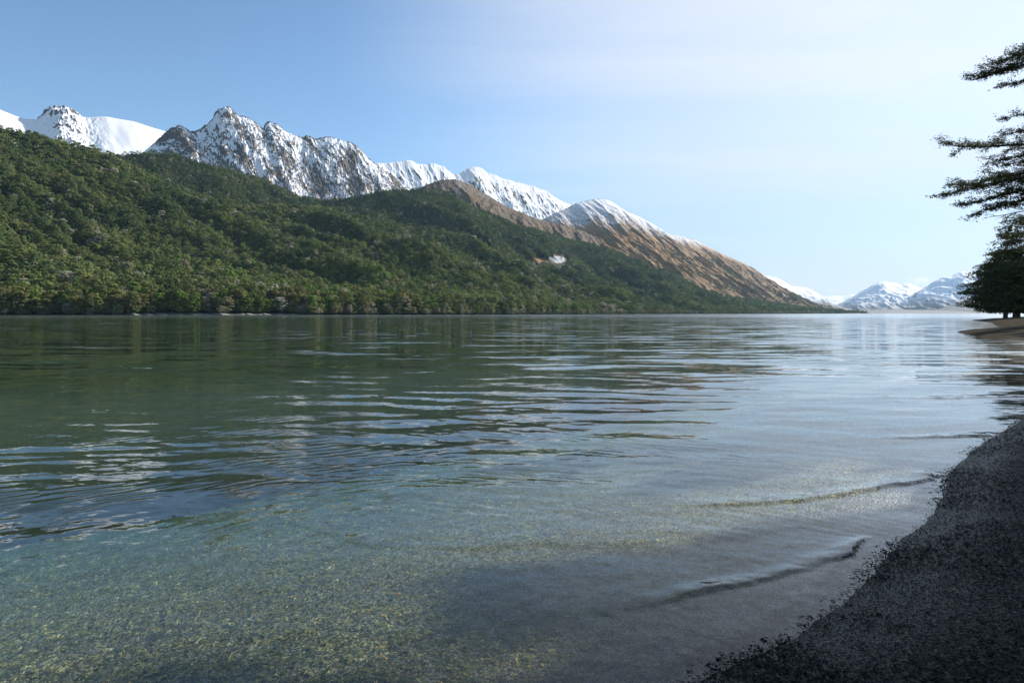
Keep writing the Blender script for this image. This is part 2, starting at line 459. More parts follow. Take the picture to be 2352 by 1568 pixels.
class Loft:
    def __init__(s, sky, ctl, n, m, mb=40, prof=lambda t: t, back=0.8, bz=-1.5, coves=0.0):
        sx, sy = np.array(sky, float).T
        c = np.array(ctl, float).T
        p = np.linspace(sx[0], sx[-1], n)
        py = np.interp(p, sx, sy); Y = np.interp(p, c[0], c[1])
        bp = np.interp(p, c[0], c[2]); bY = np.interp(p, c[0], c[3])
        ker = np.ones(max(3, n // 25)); ker /= len(ker)
        def smooth(a):
            q = len(ker) // 2
            return np.convolve(np.pad(a, (q, len(ker) - 1 - q), 'edge'), ker, 'valid')
        Y = smooth(Y); bp = smooth(bp)
        bY = bY + coves * fbm(p / 38, p * 0, 3, 77)
        Rr = np.stack([px(p, Y), Y, pz(py, Y)], -1)
        Bb = np.stack([px(bp, bY), bY, np.full(n, bz)], -1)
        t = np.linspace(0, 1, m)
        s.n, s.m = n, m + mb
        h = Rr[:, None, :2] * t[None, :, None] + Bb[:, None, :2] * (1 - t)[None, :, None]
        z = Bb[:, None, 2] + (Rr[:, None, 2] - Bb[:, None, 2]) * prof(t)[None]
        tb = np.linspace(0, 1, mb + 1)[1:]
        dirh = (Rr - Bb)[:, :2]
        hb = Rr[:, None, :2] + dirh[:, None] * tb[None, :, None] * back
        zb = Rr[:, None, 2] * (1 - 0.75 * tb[None] ** 0.9)
        H = np.concatenate([h, hb], 1); Z = np.concatenate([z, zb], 1)
        s.P = np.concatenate([H, Z[..., None]], -1)
        s.T = np.concatenate([t, 1 + tb])[None].repeat(n, 0)
        U = np.concatenate([[0], np.cumsum(np.linalg.norm(np.diff(Rr[:, :2] * 0.5 + Bb[:, :2] * 0.5, axis=0), axis=1))])
        L = np.linalg.norm(dirh, axis=1)
        s.U = U[:, None].repeat(s.m, 1); s.Vv = s.T * L.mean()
        s.ZR = Rr[:, 2][:, None].repeat(s.m, 1)
        s.pxr = p
        s.env = np.minimum(1, s.T * 4) * np.where(s.T <= 1, 1 - 0.8 * np.clip(s.T, 0, 1) ** 7, 0.2 + 0.8 * np.clip((s.T - 1) * 3, 0, 1))
    def mesh(s, name, mat, label, attrs={}):
        me = raw_mesh(name, s.P.reshape(-1, 3), grid_faces(s.n, s.m), mat, True)
        for k, v in attrs.items(): attr(me, k, v)
        o = link(bpy.data.objects.new(name, me))
        return tag(o, label, 'mountain' if 'mountain' in name else 'hill', kind='structure')
    def normals(s):
        a = np.gradient(s.P, axis=0); c = np.gradient(s.P, axis=1)
        n = np.cross(a, c); n /= np.linalg.norm(n, axis=-1, keepdims=True) + 1e-9
        n *= np.sign(n[..., 2:3] + 1e-9)
        return n
    def convex(s, k=6):
        z = s.P[..., 2]; q = z.copy()
        for ax in (0, 1):
            cs = np.cumsum(np.pad(q, [(k + 1, k) if i == ax else (0, 0) for i in range(2)], 'edge'), axis=ax)
            q = (np.take(cs, range(2 * k + 1, cs.shape[ax]), ax) - np.take(cs, range(0, cs.shape[ax] - 2 * k - 1), ax)) / (2 * k + 1)
        return z - q


def mat_alpine(name, snow_lo, snow_hi, grass=((0.25, 0.134, 0.040), (0.165, 0.092, 0.034)), rockc=((0.050, 0.044, 0.040), (0.125, 0.108, 0.094)),
               fine=0.05, rockiness=0.0, dusting=1.0, bump=0.7):
    """snow above an uneven line except where attribute rock says bare; tawny tussock below"""
    m, b = mat_new(name)
    P = b.n('ShaderNodeNewGeometry'); pos = P.outputs['Position']
    z = b.n('ShaderNodeSeparateXYZ', {0: pos}).outputs[2]
    rk = b.n('ShaderNodeAttribute', attribute_name='rock').outputs['Fac']
    n1 = b.noise(pos, fine, 6.0, 0.65)
    n2 = b.noise(pos, fine * 0.22, 5.0, 0.6)
    n3 = b.noise(pos, fine * 2.6, 5.0, 0.7)
    rock = b.ss(b.math('ADD', rk, b.math('MULTIPLY_ADD', n1, 1.1, -0.55 + rockiness)), 0.44, 0.56)
    zz = b.math('ADD', z, b.math('MULTIPLY_ADD', n2, 260.0, -130.0))
    zz = b.math('ADD', zz, b.math('MULTIPLY_ADD', n3, 110.0, -55.0))
    line = b.ss(zz, snow_lo, snow_hi)
    g = b.mix(b.ss(n2, 0.35, 0.65), grass[0], grass[1])
    g = b.mix(b.ss(n3, 0.50, 0.75, 0.0, 0.35), g, (0.09, 0.075, 0.05))
    gr = b.mix(b.ss(b.math('ADD', rk, b.math('MULTIPLY_ADD', n1, 0.8, -0.4)), 0.85, 1.15, 0.0, 0.6), g, (0.12, 0.095, 0.075))
    rc = b.mix(b.ss(n3, 0.3, 0.7), rockc[0], rockc[1])
    rc = b.mix(b.ss(n2, 0.5, 0.7, 0.0, 0.6), rc, (0.105, 0.085, 0.07))
    hi = b.mix(rock, (0.72, 0.74, 0.78), rc)
    hi = b.mix(b.math('MULTIPLY', b.ss(n3, 0.47, 0.56), b.ss(zz, snow_hi + 260, snow_lo + 60, 0.0, dusting)), hi, g)
    col = b.mix(line, gr, hi)
    bp = b.n('ShaderNodeBump', {'Height': b.math('ADD', n3, b.math('MULTIPLY', n1, 1.5)), 'Strength': 0.7, 'Distance': bump})
    p = b.n('ShaderNodeBsdfPrincipled', {'Base Color': col, 'Roughness': 0.85, 'Normal': bp.outputs[0], 'Specular IOR Level': 0.15})
    return out(m, b, p.outputs[0])


def rockattr(L, steep0, k, cw, conv_k=6, extra=None):
    nz = L.normals()[..., 2]
    r = (steep0 - nz) * k + np.clip(L.convex(conv_k) / cw, -0.5, 0.6)
    if extra is not None: r = r + extra
    return np.clip(r + 0.3, -0.3, 1.5)


# E0: smooth snowfields with one rocky knob, far left
sky0 = [(-420, 200), (-120, 215), (0, 252), (51, 272), (81, 274), (98, 260), (112, 250), (125, 241), (145, 240), (165, 252), (189, 270), (215, 270), (243, 269), (304, 280), (340, 291), (375, 301), (440, 325), (520, 360), (600, 420)]
L = Loft(sky0, [(p, diag(6200, p)[0], p + 150, diag(4700, p + 150)[0]) for p in range(-420, 640, 60)], 800, 340, prof=lambda t: 0.35 * t + 0.65 * t ** 1.5)
U, V = L.U, L.Vv
knob = np.exp(-((L.pxr[:, None] - 140) / 60) ** 2) * sm(L.T, 0.72, 0.93)
dz = L.env * (55 * fbm(U / 420, V / 420, 3, 1) + 22 * fbm(U / 150, V / 150, 3, 7))
dz += knob * (40 * (ridged(U / 90, V / 70, 5, 12) - 0.4) + 22 * (ridged(U / 22, V / 18, 3, 22) - 0.4))
L.P[..., 2] += dz
L.mesh('snow_mountain', mat_alpine('snowfield', 420, 520, fine=0.03, rockiness=-0.3), 'smooth white snowfield with one small rocky summit at far left',
       {'rock': rockattr(L, 0.62, 1.6, 14, 5, knob * 0.30 - 0.38 - 0.7 * (1 - knob) * np.exp(-((L.T - 1) / 0.04) ** 2))})

# E2: snow cirque behind and the ridge that runs on to the right
sky2 = [(820, 372), (861, 374), (888, 374), (908, 371), (935, 369), (955, 374), (975, 377), (995, 373), (1008, 379), (1021, 387), (1041, 400), (1055, 398), (1075, 388), (1095, 382), (1108, 387), (1120, 397), (1135, 400), (1161, 414),
        (1205, 422), (1255, 440), (1298, 466), (1328, 468), (1345, 470)]
L = Loft(sky2, [(p, diag(5000, p)[0], p + 170, diag(3900, p + 170)[0]) for p in range(820, 1380, 50)], 800, 420, prof=lambda t: 0.6 * t + 0.4 * t ** 2)
U, V = L.U, L.Vv
dz = L.env * (90 * (ridged((U + 0.5 * V) / 260, V / 330, 4, 31) - 0.45) + 26 * (ridged((U - 0.4 * V) / 70, V / 90, 4, 33) - 0.4)) + 7 * fbm(U / 22, V / 22, 4, 37)
L.P[..., 2] += dz
L.mesh('snow_mountain', mat_alpine('cirque_snow', 400, 500, fine=0.035, rockiness=-0.05), 'white snow cirque with small pointed summits right of the rocky massif',
       {'rock': rockattr(L, 0.62, 1.6, 16, 5, -0.30 - 0.7 * np.exp(-((L.T - 1) / 0.035) ** 2) + 0.9 * (ridged((U + 0.6 * V) / 60, (V - 0.6 * U) / 160, 4, 39) - 0.45))})

# E1: the rocky massif
sky1 = [(300, 372), (340, 345), (364, 322), (378, 307), (397, 296), (415, 287), (427, 296), (439, 304), (450, 301), (462, 294), (476, 287), (489, 277), (493, 264), (500, 256), (512, 251), (523, 249), (533, 253), (540, 260), (548, 268),
        (557, 270), (575, 278), (591, 287), (604, 298), (609, 288), (614, 282), (625, 283), (634, 287), (646, 299), (658, 306), (675, 312), (692, 317), (703, 313), (712, 312), (719, 317), (726, 320), (738, 317), (753, 314), (765, 318), (776, 321),
        (785, 327), (800, 329), (815, 334), (826, 343), (838, 352), (850, 364), (861, 373), (880, 388), (910, 412), (960, 450), (1000, 480)]
L = Loft(sky1, [(p, diag(4550, p)[0], p + 150, diag(3450, p + 150)[0]) for p in range(300, 1030, 50)], 1500, 640,
         prof=lambda t: 0.72 * t + 0.28 * t ** 2)
U, V = L.U, L.Vv
wp = 60 * fbm(U / 200, V / 200, 3, 90)
rid = ridged((U + wp + 0.35 * V) / 210, V / 520, 5, 101) - 0.45
rid2 = ridged((U + wp - 0.5 * V) / 75, V / 120, 5, 107) - 0.4
dz = L.env * (95 * rid + 42 * rid2) + (0.35 + 0.65 * L.env) * (21 * (ridged(U / 27, V / 30, 4, 111) - 0.4) + 9 * (ridged(U / 9, V / 9, 3, 115) - 0.4))
L.P[..., 2] += dz
smooth_patch = 0.9 * np.exp(-(((L.pxr[:, None] - 430) / 55) ** 2 + ((L.T - 0.68) / 0.12) ** 2))
L.mesh('rocky_mountain', mat_alpine('massif_snow_rock', 380, 480, fine=0.10, rockiness=0.0), 'rugged snow streaked rocky massif with a blocky summit',
       {'rock': rockattr(L, 0.60, 1.2, 14, 5, -smooth_patch - 0.25 * np.exp(-((L.T - 1) / 0.03) ** 2) + 1.1 * (ridged((U + 0.9 * V + wp) / 120, (V - 0.6 * U) / 330, 4, 151) - 0.42) + 0.8 * (ridged((U + 0.8 * V + wp) / 36, (V - 0.6 * U) / 80, 4, 161) - 0.42) + 0.25 * rid2 - 0.14 - 0.75 * fbm(U / 230, V / 200, 3, 171) - 0.30 * (1 - sm(L.T, 0.5, 0.8)))})

# D2: long spur with the snowy shoulder, tawny below
skyD = [(1200, 520), (1260, 498), (1300, 478), (1320, 469), (1345, 462), (1362, 459), (1375, 456), (1388, 458), (1401, 462), (1420, 474), (1438, 486), (1457, 492), (1495, 513), (1520, 528), (1536, 537), (1570, 544), (1592, 550), (1620, 563), (1645, 576),
        (1693, 599), (1720, 610), (1757, 636), (1795, 662), (1832, 685), (1870, 702), (1930, 715), (1980, 719)]
L = Loft(skyD, [(1200, 3850, 1480, 2300), (1375, 4300, 1700, 2700), (1536, 5000, 1800, 3300), (1720, 5900, 1880, 4000), (1832, 6400, 1940, 4700), (1980, 6400, 1990, 5200)],
         1300, 620, prof=lambda t: 0.85 * t + 0.15 * t ** 2)
U, V = L.U, L.Vv
wp = 40 * fbm(U / 250, V / 400, 3, 190)
rid = ridged((U + wp) / 230, V / 1500, 4, 201) - 0.5
rid2 = ridged((U + wp) / 70, V / 420, 4, 207) - 0.45
dz = L.env * (52 * rid + 15 * rid2 + 5 * (ridged(U / 26, V / 90, 4, 211) - 0.4)) + 2.5 * fbm(U / 10, V / 10, 3, 215)
L.P[..., 2] += dz
D2 = L
D2gully = -rid
L.mesh('tussock_mountain', mat_alpine('tussock_snow', 450, 620, fine=0.05, rockiness=0.02), 'long brown tussock slope with snow shoulder falling to the lake',
       {'rock': rockattr(L, 0.66, 2.4, 9, 5, 0.06)})

# D1: brown spur just behind the forest dome
skyD1 = [(900, 470), (960, 436), (985, 422), (1005, 416), (1021, 413), (1045, 413), (1060, 416), (1080, 424), (1100, 436), (1130, 455), (1160, 472), (1200, 490), (1240, 505), (1300, 520), (1340, 532), (1400, 560), (1460, 590), (1560, 640), (1700, 690), (1800, 719)]
L = Loft(skyD1, [(900, 2900, 1000, 2200), (1021, 3100, 1200, 2300), (1300, 3500, 1480, 2400), (1460, 3700, 1600, 2600), (1800, 4000, 1850, 3000)], 1000, 300,
         prof=lambda t: 0.8 * t + 0.2 * t ** 2)
U, V = L.U, L.Vv
dz = L.env * (44 * (ridged(U / 170, V / 500, 4, 301) - 0.5) + 16 * (ridged(U / 45, V / 100, 4, 303) - 0.4)) + 5.0 * fbm(U / 9, V / 9, 4, 305)
L.P[..., 2] += dz
L.mesh('tussock_spur', mat_alpine('tussock_dusted', 540, 820, grass=((0.115, 0.070, 0.034), (0.065, 0.047, 0.030)), fine=0.06), 'dark brown tussock spur dusted with snow above the forest dome', {'rock': rockattr(L, 0.7, 1.6, 7, 5)})

# far ranges at the head of the lake
farcol = dict(grass=((0.10, 0.082, 0.075), (0.065, 0.06, 0.058)), rockc=((0.09, 0.075, 0.07), (0.14, 0.12, 0.11)))
FAR = [
    ([(1690, 600), (1759, 632), (1775, 634), (1791, 639), (1805, 648), (1820, 657), (1838, 659), (1853, 661), (1868, 669), (1882, 677), (1895, 686), (1908, 695), (1940, 706), (1975, 716)],
     [(1690, 8600, 1800, 6800), (1975, 9600, 1990, 8300)], (60, 220), 401, 'distant snowy slope falling behind the forest point', 90),
    ([(1860, 690), (1890, 681), (1914, 680), (1934, 681), (1950, 677), (1958, 676), (1975, 683), (2010, 690), (2060, 695)],
     [(1860, 13500, 1900, 10500), (2060, 13500, 2060, 10500)], (60, 200), 402, 'low faraway snow ridge at the head of the lake', 60),
    ([(1915, 704), (1934, 695), (1960, 681), (1987, 665), (2003, 656), (2019, 648), (2033, 646), (2045, 650), (2057, 651), (2072, 655), (2086, 655), (2103, 664), (2130, 680), (2165, 700), (2190, 712)],
     [(1915, 11600, 1950, 8900), (2190, 11600, 2150, 8900)], (40, 220), 403, 'distant snowy peak in the middle of the valley', 130),
    ([(2040, 668), (2060, 656), (2075, 650), (2088, 648), (2103, 655), (2140, 670), (2200, 690)],
     [(2040, 13800, 2050, 11500), (2200, 13800, 2180, 11500)], (60, 200), 404, 'small snow summit peeping between two distant peaks', 60),
    ([(2050, 702), (2080, 688), (2098, 674), (2115, 664), (2133, 654), (2150, 644), (2162, 639), (2175, 637), (2185, 636), (2197, 630), (2209, 625), (2220, 625), (2238, 629), (2264, 630), (2300, 640), (2400, 655), (2600, 660), (2800, 690)],
     [(2050, 10300, 2080, 8500), (2209, 10400, 2230, 8500), (2800, 10000, 2700, 8500)], (60, 300), 405, 'broad distant snow mountain beside the right hand trees', 150),
    ([(2130, 719), (2150, 712), (2180, 701), (2205, 692), (2225, 686), (2245, 686), (2280, 690), (2340, 696), (2450, 690), (2700, 680)],
     [(2130, 8700, 2140, 8300), (2225, 8900, 2230, 8150), (2700, 8600, 2600, 8000)], (520, 700), 406, 'low bare hazy hill on the far right shore', 25),
    ([(1880, 716), (1930, 711), (1990, 712), (2060, 711), (2140, 712), (2240, 713), (2340, 712), (2600, 712)],
     [(1880, 8700, 1900, 7700), (2600, 8700, 2600, 7800)], (900, 1100), 407, 'low pinkish plain at the far end of the lake', 8),
]
for sky_, ctl_, (a0, a1), sd, lab, amp in FAR:
    L = Loft(sky_, ctl_, 520, 220, mb=16, prof=lambda t: 0.5 * t + 0.5 * t ** 1.5)
    U, V = L.U, L.Vv
    L.P[..., 2] += L.env * (amp * (ridged((U + 0.4 * V) / 900, V / 2200, 4, sd) - 0.45) + amp * 0.35 * (ridged((U + 0.5 * V) / 260, V / 700, 4, sd + 20) - 0.4)) \
        + 0.05 * amp * fbm(U / 60, V / 60, 3, sd + 40)
    L.mesh('far_mountain', mat_alpine('far_snow_%d' % sd, a0, a1, fine=0.008, rockiness=-0.16, bump=1.5, dusting=0.5, **farcol), lab,
           {'rock': rockattr(L, 0.8, 1.6, amp * 0.12, 5, -0.15)})

# forested hills
def mat_floor():
    m, b = mat_new('forest_floor')
    P = b.n('ShaderNodeNewGeometry').outputs['Position']
    cl = b.n('ShaderNodeAttribute', attribute_name='clear').outputs['Fac']
    beach = b.n('ShaderNodeAttribute', attribute_name='strand').outputs['Fac']
    c = b.mix(b.noise(P, 0.05, 4.0), (0.016, 0.02, 0.009), (0.035, 0.035, 0.018))
    sn = b.ss(b.noise(P, 0.16, 3.0, 0.6), 0.45, 0.52)
    snow_mix = b.mix(sn, (0.05, 0.05, 0.04), (0.42, 0.44, 0.47))  # snow mottled with bare dark ground
    c = b.mix(b.ss(cl, 0.4, 0.6), c, (0.24, 0.14, 0.055))
    c = b.mix(b.ss(cl, 1.4, 1.6), c, snow_mix)
    c = b.mix(beach, c, b.mix(b.noise(P, 0.6, 4.0), (0.26, 0.25, 0.22), (0.14, 0.13, 0.115)))
    p = b.n('ShaderNodeBsdfPrincipled', {'Base Color': c, 'Roughness': 0.9, 'Specular IOR Level': 0.1})
    return out(m, b, p.outputs[0])


FLOOR = mat_floor()
skyA = [(-1300, 120), (-800, 110), (-420, 150), (-200, 225), (0, 300), (130, 331), (250, 371), (330, 405), (400, 437), (480, 458), (560, 479), (640, 484), (688, 487), (775, 493), (871, 519), (988, 530), (1100, 566), (1200, 612), (1300, 660), (1380, 695), (1440, 719)]
LA = Loft(skyA, [(-1300, 850, -700, 520), (-800, 980, -400, 560), (-420, 1090, 0, 595), (0, 1250, 330, 625), (250, 1390, 520, 655), (560, 1586, 760, 720), (871, 1800, 1000, 840), (1100, 1950, 1160, 980), (1300, 2000, 1330, 1190), (1440, 1750, 1445, 1400)],
          1200, 420, mb=60, prof=lambda t: 0.06 * np.minimum(t / 0.1, 1) * 0.25 + 0.985 * (0.25 * t + 0.75 * t ** 1.7), bz=-0.8, back=0.6, coves=22)
U, V = LA.U, LA.Vv
wp = 50 * fbm(U / 300, V / 300, 3, 501)
gA = ridged((U + wp + 0.55 * V) / 330, V / 900, 3, 502) - 0.55
dz = LA.env * sm(LA.T, 0.05, 0.4) * (85 * gA + 32 * (ridged((U + wp + 0.5 * V) / 120, V / 340, 3, 506) - 0.5) + 8 * fbm(U / 50, V / 50, 2, 508))
LA.P[..., 2] += dz

skyB = [(180, 420), (230, 375), (255, 362), (300, 350), (350, 351), (400, 353), (440, 368), (520, 393), (600, 413), (640, 433), (680, 453), (740, 463), (800, 460), (840, 452), (870, 445), (950, 438), (1000, 437), (1040, 449), (1100, 488),
        (1200, 525), (1250, 538), (1400, 580), (1500, 615), (1580, 645), (1640, 675), (1700, 687), (1740, 695), (1790, 701), (1830, 708), (1900, 714), (1950, 718), (1995, 719)]
LB = Loft(skyB, [(180, 1850, 300, 1450), (400, 2050, 540, 1500), (700, 2400, 880, 1600), (950, 2650, 1130, 1600), (1100, 2850, 1240, 1120), (1250, 3000, 1420, 1380), (1500, 3250, 1600, 1800), (1640, 3400, 1720, 2150), (1740, 3500, 1780, 2400),
                 (1830, 3700, 1850, 2800), (1950, 3950, 1955, 3500), (1995, 4100, 1997, 4000)], 1100, 420, mb=60, prof=lambda t: 0.55 * t + 0.45 * t ** 1.5, bz=-0.8, back=0.5, coves=30)
U, V = LB.U, LB.Vv
wp = 60 * fbm(U / 350, V / 350, 3, 521)
gB = ridged((U + wp + 0.3 * V) / 360, V / 1000, 3, 522) - 0.55
dz = LB.env * np.clip(LB.ZR / 300, 0, 1) * (75 * gB + 30 * (ridged((U + wp + 0.4 * V) / 120, V / 340, 3, 526) - 0.5) + 8 * fbm(U / 50, V / 50, 2, 528))
LB.P[..., 2] += dz


def proj(P): return CX + P[..., 0] / P[..., 1] * FPX, HY - (P[..., 2] - CH) / P[..., 1] * FPX


for LL, nm, lab in ((LA, 'forest_hill', 'near forested hillside falling to the far shore'), (LB, 'forest_hill', 'dark forested ridge and dome behind the near hillside')):
    qx, qy = proj(LL.P)
    clear = np.zeros(qx.shape)
    if LL is LB:
        wv = 0.9 * fbm(qx / 9, qy / 6, 3, 99)
        e1 = ((qx - 1281 - (qy - 596) * 0.5) / 19) ** 2 + ((qy - 596) / 8) ** 2 + wv
        e2 = ((qx - 1238) / 26) ** 2 + ((qy - 598) / 6) ** 2
        clear = np.where(e1 < 1, 2.0, np.where(e2 < 1, 1.0, 0.0))
    strand = (1 - sm(LL.P[..., 2], 1.3, 2.2)) * sm(qx, 180, 280) * (1 - sm(qx, 690, 730)) if LL is LA else (1 - sm(LL.P[..., 2], 0.8, 2)) * sm(qx, 1930, 1950)
    LL.mesh(nm, FLOOR, lab, {'clear': clear, 'strand': strand * np.ones(qx.shape)})

# ------------------------------------------------------------------ trees


def mat_leaf(name, ramp, source='INSTANCER', trans=0.3, backs=None):
    m, b = mat_new(name)
    if source == 'INSTANCER':
        t = b.n('ShaderNodeAttribute', attribute_name='tint', attribute_type='INSTANCER').outputs['Fac']
    else:
        t = b.n('ShaderNodeObjectInfo').outputs['Random']
    cr = b.n('ShaderNodeValToRGB', {0: t}); el = cr.color_ramp.elements
    for i, (p, c) in enumerate(ramp):
        e = el[i] if i < 2 else el.new(p)
        e.position = p; e.color = (*c, 1)
    rnd = b.n('ShaderNodeNewGeometry').outputs['Random Per Island']
    col = b.mix(1.0, cr.outputs[0], b.math('MULTIPLY_ADD', rnd, 0.9, 0.55), 'MULTIPLY')
    d = b.n('ShaderNodeBsdfDiffuse', {'Color': col}); tl = b.n('ShaderNodeBsdfTranslucent', {'Color': col})
    mx = b.n('ShaderNodeMixShader', {0: trans, 1: d.outputs[0], 2: tl.outputs[0]})
    return out(m, b, mx.outputs[0])


RAMP = [(0.0, (0.070, 0.108, 0.048)), (1.0, (0.457, 0.420, 0.350)), (0.2, (0.102, 0.149, 0.057)), (0.4, (0.154, 0.188, 0.067)), (0.55, (0.213, 0.229, 0.085)),
        (0.7, (0.158, 0.249, 0.057)), (0.84, (0.263, 0.249, 0.129)), (0.93, (0.351, 0.319, 0.233))]
LEAF_FOREST = mat_leaf('forest_leaf', RAMP)


def mat_bark(name, c0, c1):
    m, b = mat_new(name)
    P = b.n('ShaderNodeNewGeometry').outputs['Position']
    n = b.noise(b.scale(P, (6, 6, 1.5)), 1.0, 5.0, 0.6)
    c = b.mix(b.ss(n, 0.35, 0.65), c0, c1)
    bp = b.n('ShaderNodeBump', {'Height': n, 'Strength': 0.6, 'Distance': 0.03})
    p = b.n('ShaderNodeBsdfPrincipled', {'Base Color': c, 'Roughness': 0.85, 'Normal': bp.outputs[0], 'Specular IOR Level': 0.2})
    return out(m, b, p.outputs[0])


BARK = mat_bark('beech_bark', (0.10, 0.085, 0.07), (0.05, 0.04, 0.033))
PALEBARK = mat_bark('pale_bark', (0.26, 0.24, 0.21), (0.13, 0.115, 0.10))


def crown_verts(r, H, Rr, z0, nclump, per, size, flat=0.5):
    """clumps of small faces over and through a rounded, uneven crown"""
    th = r.random(nclump) * 2 * np.pi
    u = r.random(nclump) ** 0.7
    prof = lambda t: np.sqrt(np.clip(1 - ((t - 0.40) / 0.66) ** 2, 0.05, 1))
    t = r.random(nclump) ** 0.9
    t[:3] = (0.97, 0.92, 0.9)
    lob = 1 + 0.22 * np.sin(th * 2 + r.random() * 6) + 0.15 * np.sin(th * 5 + r.random() * 6)
    rad = Rr * prof(t) * lob * (0.5 + 0.5 * u)
    c = np.stack([rad * np.cos(th), rad * np.sin(th), z0 + (H - z0) * t * 0.93], -1)
    cs = Rr * (0.20 + 0.20 * r.random(nclump))
    k = nclump * per
    d = r.normal(size=(k, 3)); d /= np.linalg.norm(d, axis=1, keepdims=True)
    d[:, 2] = np.abs(d[:, 2]) * 0.9 + d[:, 2] * 0.1 - 0.12
    ci = np.repeat(np.arange(nclump), per)
    q = d * cs[ci][:, None] * (0.65 + 0.4 * r.random((k, 1)))
    q[:, 2] *= flat
    C = c[ci] + q
    N = d + r.normal(size=(k, 3)) * 0.24 + np.array([0, 0, 0.35])
    return quads(C, N, size * (0.6 + 0.8 * r.random(k)), r, 0.8)


r_ = np.random.default_rng(3)
near_kinds = [quad_mesh('crown', crown_verts(np.random.default_rng(20 + i), h, rr, z0, nc, 52, 0.85), LEAF_FOREST)
              for i, (h, rr, z0, nc) in enumerate([(16, 6.2, 3, 34), (20, 5.6, 4, 36), (15, 6.6, 3, 32), (18, 7.2, 3, 40), (22, 5.4, 5, 36), (14, 5.0, 2, 26)])]
far_kinds = [quad_mesh('crown', crown_verts(np.random.default_rng(40 + i), h, rr, z0, nc, 14, 1.9), LEAF_FOREST)
             for i, (h, rr, z0, nc) in enumerate([(17, 6.4, 3, 22), (20, 6.0, 4, 22), (15, 6.8, 3, 20), (19, 7.2, 3, 24)])]


def loft_points(L, spacing, tmax, r):
    """jittered points over a lofted slope, about one per spacing^2 of ground"""
    P = L.P
    a = P[1:, 1:] - P[:-1, :-1]; c = P[1:, :-1] - P[:-1, 1:]
    area = 0.5 * np.linalg.norm(np.cross(a, c)[..., 2:3], axis=-1)
    area *= (L.T[:-1, :-1] < tmax)
    Y = 0.5 * (P[1:, 1:, 1] + P[:-1, :-1, 1])
    ex = (area / spacing(Y) ** 2).ravel()
    cnt = np.floor(ex + r.random(ex.shape)).astype(int)
    ci = np.repeat(np.arange(len(ex)), cnt)
    i, j = np.divmod(ci, L.m - 1)
    fu, fv = r.random(len(ci))[:, None], r.random(len(ci))[:, None]
    Q = P[i, j] * (1 - fu) * (1 - fv) + P[i + 1, j] * fu * (1 - fv) + P[i, j + 1] * (1 - fu) * fv + P[i + 1, j + 1] * fu * fv
    return Q, L.T[i, j], i, j


def thin(Q, dmin):
    """drop points that fall in an already taken cell (keeps crowns from piling up)"""
    key = np.floor(Q[:, 0] / dmin).astype(np.int64) * 1000003 + np.floor(Q[:, 1] / dmin).astype(np.int64)
    _, ix = np.unique(key, return_index=True)
    return np.sort(ix)


rA = np.random.default_rng(8)
QA, TA, iA, jA = loft_points(LA, lambda Y: 4.2 + 0 * Y, 1.12, rA)
QB, TB, iB, jB = loft_points(LB, lambda Y: np.where(Y < 2600, 5.2, 6.5), 1.10, rA)
Q = np.concatenate([QA, QB]); isA = np.concatenate([np.ones(len(QA), bool), np.zeros(len(QB), bool)]); TT = np.concatenate([TA, TB])
ix = thin(Q, 5.7); Q, isA, TT = Q[ix], isA[ix], TT[ix]
qx, qy = proj(Q)
keep = (qx > -90) & (qx < 2010) & (Q[:, 2] > 0.1)
keep &= ~((qx > 270) & (qx < 700) & (Q[:, 2] < 1.6) & isA)
keep &= ~((~isA) & (((qx - 1281) / 27) ** 2 + ((qy - 603) / 19) ** 2 < 1))
keep &= ~((~isA) & (((qx - 1238) / 27) ** 2 + ((qy - 604) / 13) ** 2 < 1))
keep &= ~((~isA) & (qx > 1935) & (rA.random(len(qx)) < 0.8))
Q, isA, TT, qx, qy = Q[keep], isA[keep], TT[keep], qx[keep], qy[keep]
# colour follows stands of forest plus a random part
st = fbm(Q[:, 0] / 160, Q[:, 1] / 160, 3, 601); st2 = fbm(Q[:, 0] / 45, Q[:, 1] / 45, 2, 605)
rr_ = rA.random(len(Q))
tint = 0.34 + 0.45 * st + 0.35 * st2 + 0.28 * (rr_ - 0.5)
low = np.exp(-Q[:, 2] / 45) * isA
tint = np.where(isA, tint + 0.22 * low, tint - 0.12)
tint = np.clip(tint, 0.02, 0.78)
special = rA.random(len(Q))
tint = np.where(special < 0.05 + 0.05 * low, 0.86 + 0.13 * rA.random(len(Q)), tint)
sc = 0.68 + 0.54 * rA.random(len(Q)) ** 1.5
sc *= np.where(isA, 1.0 + 0.12 * np.exp(-Q[:, 2] / 14), 0.86)
sc *= 1 - 0.25 * sm(Q[:, 2], 300, 520)
scl = np.stack([sc * (0.9 + 0.25 * rA.random(len(Q))), sc * (0.9 + 0.25 * rA.random(len(Q))), sc * (0.8 + 0.45 * rA.random(len(Q)))], -1)
rot = np.stack([rA.normal(size=len(Q)) * 0.05, rA.normal(size=len(Q)) * 0.05, rA.random(len(Q)) * 6.28], -1)
dist = np.hypot(Q[:, 0], Q[:, 1])
# the 300 nearest in the picture become trees of their own
vis = (qx > -5) & (qx < 1500)
score = np.where(vis, dist / sc + (Q[:, 2] > 14) * 3000, 1e9)
big = np.argsort(score)[:285]
mask_ = np.ones(len(Q), bool); mask_[big] = False
Qf, dtf = Q[mask_], dist[mask_]
near_ = dtf < 1500
idx = np.where(near_, rA.integers(0, 6, len(Qf)), 0); idx_far = rA.integers(0, 4, len(Qf))
Qf = Qf.copy(); Qf[:, 2] -= 0.8
all_kinds = near_kinds + far_kinds
o = scatter('forest', Qf, rot[mask_], scl[mask_], np.where(near_, idx, 6 + idx_far), tint[mask_], all_kinds, LEAF_FOREST)
tag(o, 'dense dark green beech forest covering the hillsides above the far shore', 'forest', kind='stuff')
print('forest trees', len(Qf))

